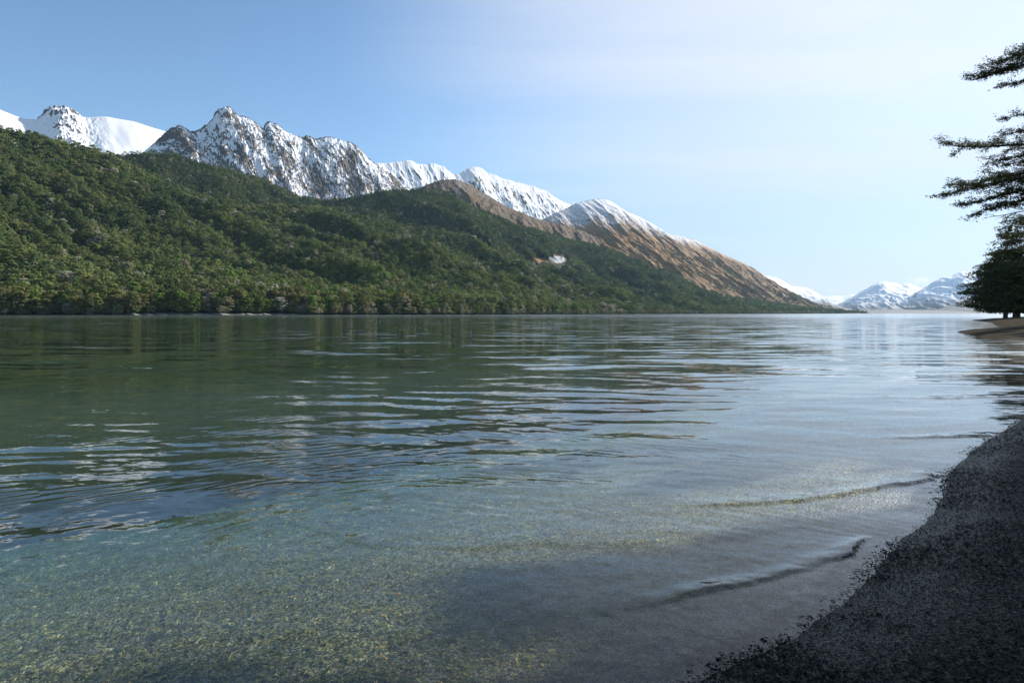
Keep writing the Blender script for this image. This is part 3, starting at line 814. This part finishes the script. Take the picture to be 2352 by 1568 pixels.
# trees of the front rank: trunk and crown, five looks
LOOKS = [
    ('olive green rounded beech', [(0.0, (0.110, 0.127, 0.048)), (1.0, (0.187, 0.179, 0.068))], 0.45),
    ('bright green leafy tree', [(0.0, (0.106, 0.179, 0.039)), (1.0, (0.166, 0.222, 0.053))], 0.2),
    ('pale grey green twiggy tree', [(0.0, (0.265, 0.243, 0.180)), (1.0, (0.375, 0.338, 0.264))], 0.1),
    ('dark green beech', [(0.0, (0.062, 0.092, 0.039)), (1.0, (0.099, 0.131, 0.044))], 0.15),  # darkest leaf colour of the five
    ('brownish olive beech', [(0.0, (0.187, 0.165, 0.073)), (1.0, (0.243, 0.200, 0.096))], 0.1)]
protos = []
for k, (lab, ramp, wgt) in enumerate(LOOKS):
    mt = mat_leaf('front_leaf_%d' % k, ramp, 'OBJECT')
    for v in range(2):
        r = np.random.default_rng(200 + 10 * k + v)
        H = (17, 15, 14, 19, 16)[k] + v * 2
        cm = quad_mesh('crown', crown_verts(r, H, (6.2, 5.6, 4.8, 6.0, 5.8)[k], 0.2 + 0.5 * v, 60, 36 if k != 2 else 22, 0.85 if k != 2 else 0.7, 0.55), mt)
        parts = [tube([(0, 0, -1.5), (0.2, 0.1, H * 0.3), (0.1, -0.2, H * 0.6), (0.3, 0, H * 0.85)], [0.42, 0.34, 0.22, 0.06])]
        for q in range(7):
            a = q * 0.9 + r.random(); h0 = H * (0.18 + 0.08 * q); Lb = 3.6 * (0.7 + 0.5 * r.random())
            p0 = np.array([0.15, 0, h0]); p1 = p0 + np.array([math.cos(a) * Lb, math.sin(a) * Lb, Lb * 0.55])
            parts.append(tube([p0, (p0 + p1) / 2 - [0, 0, 0.2], p1], [0.17, 0.11, 0.04], 5))
        Vt, Ft = join(parts)
        tm = raw_mesh('trunk', Vt, Ft, PALEBARK if k in (2, 0) else BARK, True)
        protos.append((k, lab, cm, tm))
wts = np.array([l[2] for l in LOOKS]); rF = np.random.default_rng(4)
for q in big:
    tq = tint[q]
    k = 2 if tq > 0.88 else (4 if tq > 0.80 else (1 if tq > 0.66 else (0 if tq > 0.36 else 3)))
    if rF.random() < 0.25: k = int(rF.choice(5, p=wts / wts.sum()))
    kk, lab, cm, tm = protos[k * 2 + int(rF.random() < 0.5)]
    e = link(bpy.data.objects.new('shore_tree', None))
    e.location = (Q[q, 0], Q[q, 1], Q[q, 2] - 0.4); e.rotation_euler = (0, 0, rot[q, 2]); e.scale = tuple(scl[q])
    link(bpy.data.objects.new('trunk', tm), e); link(bpy.data.objects.new('crown', cm), e)
    where = 'left of the pale sand strip' if qx[q] < 270 else ('behind the pale sand strip' if qx[q] < 700 else ('just right of the pale sand strip' if qx[q] < 950 else 'where the shore recedes towards the brown slope'))
    size = 'tall' if sc[q] > 1.12 else ('low' if sc[q] < 0.88 else '')
    tag(e, (size + ' ' + lab + ' ' + where).strip(), 'tree', 'trees in the front rank along the far shore')

# pale scrub leaning over the water along the foot of the forest
rS = np.random.default_rng(19)
PS = []
for LL, a0, a1 in ((LA, -100, 1440), (LB, 1150, 1940)):
    Qs, Ts, i1, j1 = loft_points(LL, lambda Y: 3.2 + 0 * Y, 0.06, rS)
    xx, _ = proj(Qs)
    PS.append(Qs[(Qs[:, 2] > -0.3) & (Qs[:, 2] < 1.9) & (xx > a0) & (xx < a1) & ~((xx > 280) & (xx < 690) & (Qs[:, 2] < 1.5))])
QS = np.concatenate(PS); s_ = 0.30 + 0.28 * rS.random(len(QS))
tS = np.where(rS.random(len(QS)) < 0.5 + 0.4 * fbm(QS[:, 0] / 60, QS[:, 1] / 60, 2, 66), 0.84 + 0.15 * rS.random(len(QS)), 0.3 + 0.35 * rS.random(len(QS)))
o = scatter('shore_scrub', QS, np.stack([0 * s_, 0 * s_, rS.random(len(s_)) * 6.28], -1), np.stack([s_ * 1.3, s_ * 1.3, s_], -1), rS.integers(0, 6, len(s_)), tS, near_kinds, LEAF_FOREST)
tag(o, 'pale scrub fringe at the water edge below the forest', 'scrub', kind='stuff')
print('scrub', len(QS))

# bushes in the gullies of the tussock slope
rD = np.random.default_rng(9)
QD, TD, iD, jD = loft_points(D2, lambda Y: 13 + 0 * Y, 1.0, rD)
gul = D2gully[iD, jD]
n_ = fbm(QD[:, 0] / 120, QD[:, 1] / 120, 3, 701)
kp = ((gul > 0.07) & (n_ > -0.06) & (QD[:, 2] < 420)) | ((QD[:, 2] < 150) & (n_ > 0.05)) | ((rD.random(len(gul)) < 0.012) & (QD[:, 2] < 380))
QD = QD[kp]
s_ = 0.45 + 0.4 * rD.random(len(QD))
o = scatter('gully_bushes', QD, np.stack([0 * s_, 0 * s_, rD.random(len(s_)) * 6.28], -1), np.stack([s_, s_, s_ * 0.7], -1), rD.integers(0, 4, len(s_)),
            0.02 + 0.2 * rD.random(len(s_)), far_kinds, LEAF_FOREST)
tag(o, 'dark bushes filling the gullies of the brown tussock slope', 'bushes', kind='stuff')

# small trees on the low point at the end of the forest
pk = mat_leaf('point_tree_leaf', [(0.0, (0.03, 0.036, 0.02)), (1.0, (0.05, 0.052, 0.03))], 'OBJECT')
pm = quad_mesh('crown', crown_verts(np.random.default_rng(91), 9, 5.5, 0.5, 30, 16, 1.9), pk)
ptr = raw_mesh('trunk', *tube([(0, 0, -1), (0, 0, 7)], [0.4, 0.15]), BARK, True)
for i, (p_, s1, lab) in enumerate([(1956, 0.8, 'small low tree where the forest point tapers off'), (1963, 1.0, 'second small tree from the forest on the low point'),
                                   (1970, 0.75, 'squat tree in the middle of the low point'), (1980, 1.7, 'larger of the rounded trees near the tip of the low point'), (1988, 1.45, 'last dark tree at the tip of the low point')]):
    e = link(bpy.data.objects.new('point_tree', None)); e.location = (px(p_, 3950), 3950, 0.0); e.scale = (s1, s1, s1 * 1.1)
    link(bpy.data.objects.new('trunk', ptr), e); link(bpy.data.objects.new('crown', pm), e)
    tag(e, lab, 'tree', 'small trees on the low point')

# ------------------------------------------------------------------ the beech tree reaching in from the right
NLEAF = mat_leaf('beech_leaf_near', [(0.0, (0.048, 0.058, 0.026)), (1.0, (0.085, 0.09, 0.04))], 'OBJECT', 0.28)
TWIG = mat_bark('twig_bark', (0.06, 0.045, 0.035), (0.035, 0.028, 0.022))


def bough(r, P, rad0, tw_len, n_tw, tuft_step=0.10, leafsz=0.037, per=15, up=0.0, start=0.15, tip_bare=0.0, leafy=1.0, flatx=1.0):
    """main limb through P, flat sprays of twigs to both sides, leaf tufts along them"""
    P = np.array(P, float)
    tt = np.linspace(0, 1, 26); cum = np.concatenate([[0], np.cumsum(np.linalg.norm(np.diff(P, axis=0), axis=1))]); Ln = cum[-1]; cum /= Ln
    M = np.stack([np.interp(tt, cum, P[:, a]) for a in range(3)], -1)
    M += np.cumsum(r.normal(size=M.shape) * 0.012 * Ln / 4, axis=0) * (1 - tt[:, None]) * tt[:, None] * 2
    parts = [tube(M, rad0 * (1 - tt) ** 0.8 + 0.006, 6)]
    leaves = []
    def leafline(A, B_, dens=1.0):
        k = max(2, int(np.linalg.norm(B_ - A) / tuft_step * 0.8))
        s = np.linspace(0.15, 1.0, k)
        for c in A[None] + (B_ - A)[None] * s[:, None]:
            if r.random() > dens * leafy * 0.85: continue
            n = int(per * (0.6 + 0.8 * r.random()))
            dr = (B_ - A) / (np.linalg.norm(B_ - A) + 1e-9)
            q = r.normal(size=(n, 3)) * np.array([0.05, 0.05, 0.024]) * (tuft_step / 0.10)
            q += dr * (r.random((n, 1)) - 0.3) * tuft_step * 1.4
            leaves.append(c + q)
    for i in range(n_tw):
        t = start + (1 - start) * (i + r.random()) / n_tw
        p0 = np.array([np.interp(t, tt, M[:, a]) for a in range(3)])
        k = int(min(24, t * 25)); dr = M[k + 1] - M[k]; dr /= np.linalg.norm(dr)
        side = np.cross(dr, [0, 0, 1.0]); side /= np.linalg.norm(side) + 1e-9
        sg = 1 if i % 2 else -1
        Lt = tw_len * (1.08 - t) * (0.6 + 0.7 * r.random()) + 0.12
        dv = dr * (0.75 + 0.3 * r.random()) + side * sg * (0.7 + 0.3 * r.random()) * flatx + np.array([0, 0, up + 0.08 + r.normal() * 0.34])
        dv /= np.linalg.norm(dv)
        p1 = p0 + dv * Lt * 0.55 + r.normal(size=3) * 0.02; p2 = p0 + dv * Lt + np.array([0, 0, -0.05 * Lt]) + r.normal(size=3) * 0.04
        parts.append(tube([p0, p1, p2], [0.007 + 0.004 * Lt, 0.005, 0.002], 4))
        leafline(p0, p1, 0.8); leafline(p1, p2)
        for w_ in range(int(Lt / 0.14)):
            f = (w_ + 1) * 0.14 / Lt
            a0 = p0 + (p2 - p0) * f
            d2 = dv * 0.8 + side * (1 if w_ % 2 else -1) * 0.7 + np.array([0, 0, r.normal() * 0.40]); d2 /= np.linalg.norm(d2)
            b0 = a0 + d2 * (0.12 + 0.22 * r.random()) * min(1.0, Lt + 0.3)
            parts.append(tube([a0, b0], [0.004, 0.0018], 3)); leafline(a0, b0)
    leafline(M[int(25 * (0.6 + tip_bare))], M[-1], 0.9)
    V, F = join(parts)
    if not leaves: return V, F, None
    C = np.concatenate(leaves)
    N = r.normal(size=C.shape) * 0.6 + np.array([0, 0, 1.0])
    return V, F, quads(C, N, leafsz * (0.6 + 0.8 * r.random(len(C))), r, 0.5)


def beech(name, label, base, H, lean, boughs, r, group=None, rand_n=20, reach=4.5, leafsz=0.10, per=14, ok=lambda p: True, zlow=0.25, step=0.22):
    e = link(bpy.data.objects.new(name, None)); e.location = base
    tag(e, label, 'tree', group)
    hs = np.linspace(0, 1, 9)
    tr = np.stack([lean[0] * hs ** 1.5 + 0.12 * np.sin(hs * 7), lean[1] * hs ** 1.5 + 0.1 * np.cos(hs * 6) - 0.1, hs * H - 0.3], -1)
    r0 = 0.02 * H + 0.05
    V, F = tube(tr, r0 * (1 - hs * 0.88) * (1 + 0.5 * np.exp(-hs * 25)), 10)
    link(bpy.data.objects.new('trunk', raw_mesh('trunk', V, F, BARK, True)), e)
    for (pts, kw) in boughs:
        z_att = pts[-1][2]
        P = [np.array(q) - np.array(base) for q in pts][::-1]
        kw = dict(kw); kw['rad0'] *= 1.5; kw['tw_len'] *= 1.8; kw['n_tw'] = int(kw['n_tw'] * 0.72)
        V, F, Lv = bough(r, P, tuft_step=0.145, leafsz=0.062, **{**kw, 'per': int(kw.get('per', 15) * 1.3)})
        bo = link(bpy.data.objects.new('branch', raw_mesh('branch', V, F, TWIG, True)), e)
        if Lv is not None: link(bpy.data.objects.new('foliage', quad_mesh('foliage', Lv, NLEAF)), bo)
    VV = []; FF = []; LV = []
    cnt = 0; tries = 0
    while cnt < rand_n and tries < rand_n * 12:
        tries += 1
        h = zlow + (0.97 - zlow) * ((cnt + r.random()) / rand_n); a = r.random() * 2 * math.pi
        Lb = reach * (1.05 - 0.55 * h) * (0.75 + 0.4 * r.random())
        p0 = np.array([np.interp(h, hs, tr[:, k]) for k in range(3)])
        tip = p0 + np.array([math.cos(a) * Lb, math.sin(a) * Lb, Lb * (-0.05 + 0.45 * h)])
        if not ok(tip + np.array(base)): continue
        mid = (p0 + tip) / 2 + np.array([0, 0, 0.12 * Lb])
        V, F, Lv = bough(r, [p0, mid, tip], 0.012 * H * (1.1 - h), 0.32 * Lb, 12, step, leafsz, per, 0.05, 0.2)
        VV.append((V, F)); LV.append(Lv); cnt += 1
    if VV:
        V, F = join(VV)
        link(bpy.data.objects.new('limb', raw_mesh('limb', V, F, TWIG, True)), e)
        link(bpy.data.objects.new('crown', quad_mesh('crown', np.concatenate(LV), NLEAF)), e)
    return e


YT = 25.0
def A(p, q, y=16.0): y = 25.0 + (y - 16.0) * 2.0; return (px(p, y), y, pz(q, y))
rT = np.random.default_rng(31)
TX = px(2600, YT)
bs = [
    ([A(2231, 184, 15.5), A(2290, 168, 15.6), A(2352, 150, 15.8), A(2600, 95)], dict(rad0=0.06, tw_len=1.0, n_tw=42, up=0.28, per=20)),
    ([A(2262, 150, 16.3), A(2300, 140, 16.3), A(2360, 118, 16.3), A(2600, 80)], dict(rad0=0.05, tw_len=0.7, n_tw=34, up=0.15, per=18)),
    ([A(2285, 202, 15.2), A(2352, 186, 15.4), A(2600, 130)], dict(rad0=0.04, tw_len=0.4, n_tw=22, up=0.0)),
    ([A(2296, 274, 15.5), A(2352, 262, 15.6), A(2600, 200)], dict(rad0=0.04, tw_len=0.35, n_tw=22, up=0.03)),
    ([A(2296, 312, 16.6), A(2352, 302, 16.5), A(2600, 240)], dict(rad0=0.045, tw_len=0.6, n_tw=30, up=0.1)),
    ([A(2163, 328, 15.3), A(2205, 336, 15.3), A(2270, 334, 15.5), A(2352, 330, 15.7), A(2600, 270)], dict(rad0=0.055, tw_len=0.75, n_tw=48, up=0.05, start=0.2)),
    ([A(2268, 375, 15.0), A(2310, 364, 15.1), A(2360, 350, 15.3), A(2600, 280)], dict(rad0=0.045, tw_len=0.6, n_tw=34, up=0.02)),
    ([A(2300, 382, 16.0), A(2350, 372, 16.0), A(2600, 300)], dict(rad0=0.035, tw_len=0.4, n_tw=22, up=0.0)),
    ([A(2178, 424, 16.4), A(2230, 424, 16.3), A(2300, 410, 16.2), A(2370, 396), A(2600, 330)], dict(rad0=0.05, tw_len=0.8, n_tw=46, up=0.03)),
    ([A(2162, 451, 15.0), A(2215, 436, 15.2), A(2300, 420, 15.4), A(2370, 410), A(2600, 345)], dict(rad0=0.055, tw_len=0.9, n_tw=50, up=0.02, per=18)),
    ([A(2200, 471, 15.8), A(2250, 464, 15.8), A(2320, 446, 15.8), A(2600, 370)], dict(rad0=0.05, tw_len=0.75, n_tw=44, up=-0.02, per=18)),
    ([A(2236, 492, 15.3), A(2270, 478, 15.4), A(2330, 462, 15.6), A(2600, 385)], dict(rad0=0.05, tw_len=0.65, n_tw=40, up=-0.03, per=18)),
    ([A(2262, 500, 16.2), A(2310, 495, 16.2), A(2360, 485, 16.1), A(2600, 400)], dict(rad0=0.035, tw_len=0.8, n_tw=34, up=-0.05, leafy=0.0)),
    ([A(2313, 543, 15.8), A(2360, 535, 15.8), A(2600, 450)], dict(rad0=0.035, tw_len=0.35, n_tw=22, up=0.02)),
]
beech('beech_tree', 'tall dark beech tree reaching layered leafy branches in from the right', (TX, YT, 0.6), 12.6, (0.3, -0.2), bs, rT,
      rand_n=34, reach=4.6, leafsz=0.16, per=24, ok=lambda p: p[0] / p[1] > 0.89)

# its neighbours along the bank, which keep the beach in shade
off = lambda p: p[1] < 1 or p[0] / max(p[1], 0.1) > 0.90
for i, (x, y, H, rc, lab) in enumerate([(14.2, 9.4, 12.0, 2.7, 'beech tree standing on the beach just outside the right edge of view'),
                                        (17.6, 13.8, 12.5, 2.3, 'slim beech tree between the tall near beech and the back of the beach'),
                                        (16.3, 13.9, 13.0, 1.9, 'thin upright beech tree beside the slim one near the beach'),
                                        (17.5, 15.9, 13.5, 2.2, 'narrow beech tree nearest behind the tall near beech'),
                                        (24.5, 17.5, 15.5, 4.4, 'beech tree behind the tall near beech on the bank'),
                                        (25.5, 24.5, 12.5, 4.0, 'bank beech farther along the beach towards the spit'),
                                        (17.0, 9.5, 14.0, 5.0, 'beech tree at the back of the beach on the right bank'),
                                        (10.5, 5.0, 11.0, 3.8, 'shorter beech nearest the camera on the right bank'),
                                        (33.0, 32.0, 17.0, 5.5, 'beech tree on the bank short of the gravel spit'),
                                        (63.0, 61.0, 20.0, 6.0, 'tall bank beech shading the gravel spit'),
                                        (84.0, 91.0, 26.0, 6.5, 'second tall bank beech shading the gravel spit'),
                                        (70.0, 76.0, 25.0, 5.5, 'broad bank beech nearest the gravel spit'),
                                        (9.5, 1.0, 11.0, 4.0, 'beech tree level with the camera on the right bank')]):
    g = 0.11 * 4 + 0.25
    beech('beech_tree', lab, (x, y, g), H, (-0.3, 0.2), [], np.random.default_rng(60 + i), 'beech trees on the right bank', 30, rc, 0.16, 20, off, 0.22, 0.26)


# trees at the root of the spit, 150 m off
FLEAF = mat_leaf('beech_leaf_mid', [(0.0, (0.05, 0.06, 0.026)), (1.0, (0.08, 0.085, 0.036))], 'OBJECT', 0.25)


def mid_tree(p_, Yb, zb, H, Rr, z0, lab, seed, squash=1.0, lean=0.0):
    r = np.random.default_rng(seed)
    e = link(bpy.data.objects.new('beech_tree', None)); e.location = (px(p_, Yb), Yb, zb)
    parts = [tube([(0, 0, -0.6), (0.15, 0, H * .15), (0.1 + lean * .4, 0.1, H * .4), (lean, 0, H * .9)], [0.55, 0.42, 0.3, 0.06], 8)]
    for q in range(12):
        a = q * 2.4; h0 = H * (0.12 + 0.05 * q); Lb = Rr * (0.55 + 0.3 * r.random())
        p0 = np.array([0.1, 0, h0]); p1 = p0 + np.array([math.cos(a) * Lb, math.sin(a) * Lb, Lb * 0.35])
        parts.append(tube([p0, (p0 + p1) / 2 + [0, 0, .3], p1], [0.2, 0.12, 0.04], 5))
    V, F = join(parts)
    link(bpy.data.objects.new('trunk', raw_mesh('trunk', V, F, BARK, True)), e)
    Vc = crown_verts(r, H, Rr, z0, 260, 110, 0.36, 0.5)
    Vc[:, 0] += lean * (Vc[:, 2] / H)
    link(bpy.data.objects.new('crown', quad_mesh('crown', Vc, FLEAF)), e)
    tag(e, lab, 'tree')


mid_tree(2309, 160, 0.6, 14.5, 7.4, 1.0, 'dark rounded beech with low crown over the gravel spit, leftmost there', 301)
mid_tree(2338, 166, 0.7, 18.5, 7.2, 1.1, 'taller dark beech just right of the low rounded one on the spit', 302)
mid_tree(2375, 160, 0.9, 27, 8.0, 2.0, 'tallest dark beech at the right edge behind the gravel spit', 303)
mid_tree(2330, 190, 0.9, 13, 7.0, 1.0, 'low beech behind the others at the root of the spit', 304)

# ------------------------------------------------------------------ shingle: loose stones on the beach and on the lake bed


def pebble(seed, mat, hh=0.17):
    r = np.random.default_rng(seed)
    nu, nv = 10, 8
    V = []
    sh = 1 + 0.18 * r.normal(size=5)
    for j in range(nv):
        ph = math.pi * (j / (nv - 1) - 0.5)
        for i in range(nu):
            th = 2 * math.pi * i / nu
            rr = (abs(math.cos(th)) ** 2.5 + abs(math.sin(th)) ** 2.5) ** (-1 / 2.5) * (1 + 0.14 * math.sin(2 * th + sh[0] * 5) + 0.1 * math.sin(3 * th + sh[1] * 9))
            c = max(0.0, math.cos(ph)) ** 0.9
            V.append((0.5 * rr * c, 0.36 * rr * c * sh[2], hh * math.sin(ph) * (1 + 0.15 * math.sin(th + sh[3] * 7))))
    F = [(j * nu + i, j * nu + (i + 1) % nu, (j + 1) * nu + (i + 1) % nu, (j + 1) * nu + i) for j in range(nv - 1) for i in range(nu)]
    return raw_mesh('pebble', np.array(V), np.array(F), mat, True)


def mat_stone(name, ramp, r0, r1):
    m, b = mat_new(name)
    t = b.n('ShaderNodeAttribute', attribute_name='tint', attribute_type='INSTANCER').outputs['Fac']
    cr = b.n('ShaderNodeValToRGB', {0: t}); el = cr.color_ramp.elements
    for i, (p, c) in enumerate(ramp):
        e = el[i] if i < 2 else el.new(p)
        e.position = p; e.color = (*c, 1)
    P = b.n('ShaderNodeNewGeometry').outputs['Position']
    n = b.noise(P, 130.0, 3.0, 0.6)
    col = b.mix(1.0, cr.outputs[0], b.math('MULTIPLY_ADD', n, 0.8, 0.6), 'MULTIPLY')
    z = b.n('ShaderNodeSeparateXYZ', {0: P}).outputs[2]
    rough = b.ss(z, 0.03, 0.13, r0, r1)
    p = b.n('ShaderNodeBsdfPrincipled', {'Base Color': col, 'Roughness': rough, 'Specular IOR Level': 0.45})
    return out(m, b, p.outputs[0])


DRY = mat_stone('beach_stone', [(0.0, (0.037, 0.036, 0.031)), (1.0, (0.506, 0.452, 0.343)), (0.4, (0.076, 0.072, 0.059)), (0.70, (0.144, 0.133, 0.106)), (0.90, (0.288, 0.258, 0.198))], 0.28, 0.6)
BED = mat_stone('bed_stone', [(0.0, (0.200, 0.226, 0.124)), (1.0, (0.773, 0.570, 0.258)), (0.35, (0.325, 0.353, 0.194)), (0.70, (0.448, 0.466, 0.247)), (0.90, (0.572, 0.563, 0.306)), (0.96, (0.711, 0.660, 0.364))], 0.6, 0.6)


def shingle(name, lab, n, dlo, dhi, mat, s0, s1, seed, ymax, tlo, thi, kinds):
    r = np.random.default_rng(seed)
    # evenly strewn near the camera, thinning out with distance
    u = r.random(int(min(n * 60, 1200000) if n > 20000 else n * 60)); y0, y1 = 1.6, ymax
    y = np.exp(np.log(y0) + u * (np.log(y1) - np.log(y0))); x = y * (tlo + (thi - tlo) * r.random(len(y)))
    d = shore_dist(x, y)
    k = (d > dlo) & (d < dhi); x, y, d = x[k][:n], y[k][:n], d[k][:n]
    edge = r.random(len(x))
    z = ground_z(x, y)
    s = (s0 + (s1 - s0) * r.random(len(x)) ** 3.0) * (1 + np.clip(y - 5, 0, 30) * 0.05)
    if mat is BED: s *= np.clip((d + 0.25) / 1.1, 0.3, 1.0)
    if mat is DRY:
        fine = sm(fbm(x / 0.9, y / 0.9, 3, 91), -0.1, 0.25) * sm(d, -1.3, -0.1)
        s *= 1 - 0.45 * fine
    rot = np.stack([r.normal(size=len(x)) * 0.12, r.normal(size=len(x)) * 0.12, r.random(len(x)) * 6.28], -1)
    scl = np.stack([s * (0.8 + 0.5 * r.random(len(x))), s * (0.8 + 0.4 * r.random(len(x))), s * (0.8 + 0.8 * r.random(len(x)))], -1)
    P = np.stack([x, y, z + s * 0.05], -1)
    o = scatter(name, P, rot, scl, r.integers(0, len(kinds), len(x)), r.random(len(x)), kinds, mat)
    tag(o, lab, 'gravel', kind='stuff')
    print(name, len(x))


dk = [pebble(i, DRY) for i in range(6)]; bk = [pebble(20 + i, BED, 0.10) for i in range(6)]
shingle('beach_shingle', 'dark wet grey shingle of small flat stones on the beach', 150000, -6, 0.22, DRY, 0.012, 0.045, 5, 16, 0.1, 1.0, dk)
shingle('waterline_stones', 'half submerged dark stones along the waterline of the beach', 3000, -0.22, 0.10, DRY, 0.016, 0.055, 15, 14, 0.1, 1.0, [pebble(40 + i, DRY) for i in range(4)])
for v_ in bpy.data.objects['waterline_stones'].data.attributes['scl'].data: v_.vector[2] *= 1.05
shingle('bed_shingle', 'olive and tan pebbles on the shallow lake bed', 190000, 0.1, 17, BED, 0.022, 0.085, 6, 19, -0.95, 0.75, bk)

# ------------------------------------------------------------------ air
def haze():
    m, b = mat_new('haze')
    v = b.n('ShaderNodeVolumePrincipled', {'Color': (0.50, 0.74, 1.0, 1), 'Density': 1.7e-5, 'Anisotropy': 0.2})
    o = b.n('ShaderNodeOutputMaterial'); m.node_tree.links.new(v.outputs[0], o.inputs['Volume'])
    x, y0, y1, z0, z1 = 32000, -400, 17500, -12, 1900
    V = np.array([(sx * x, y, z) for sx in (-1, 1) for y in (y0, y1) for z in (z0, z1)])
    F = np.array([(0, 1, 3, 2), (4, 6, 7, 5), (0, 4, 5, 1), (2, 3, 7, 6), (0, 2, 6, 4), (1, 5, 7, 3)])
    tag(link(bpy.data.objects.new('haze', raw_mesh('haze', V, F, m))), 'thin blue haze in the air over the lake', 'haze', kind='stuff')


HAZE = True
if HAZE: haze()
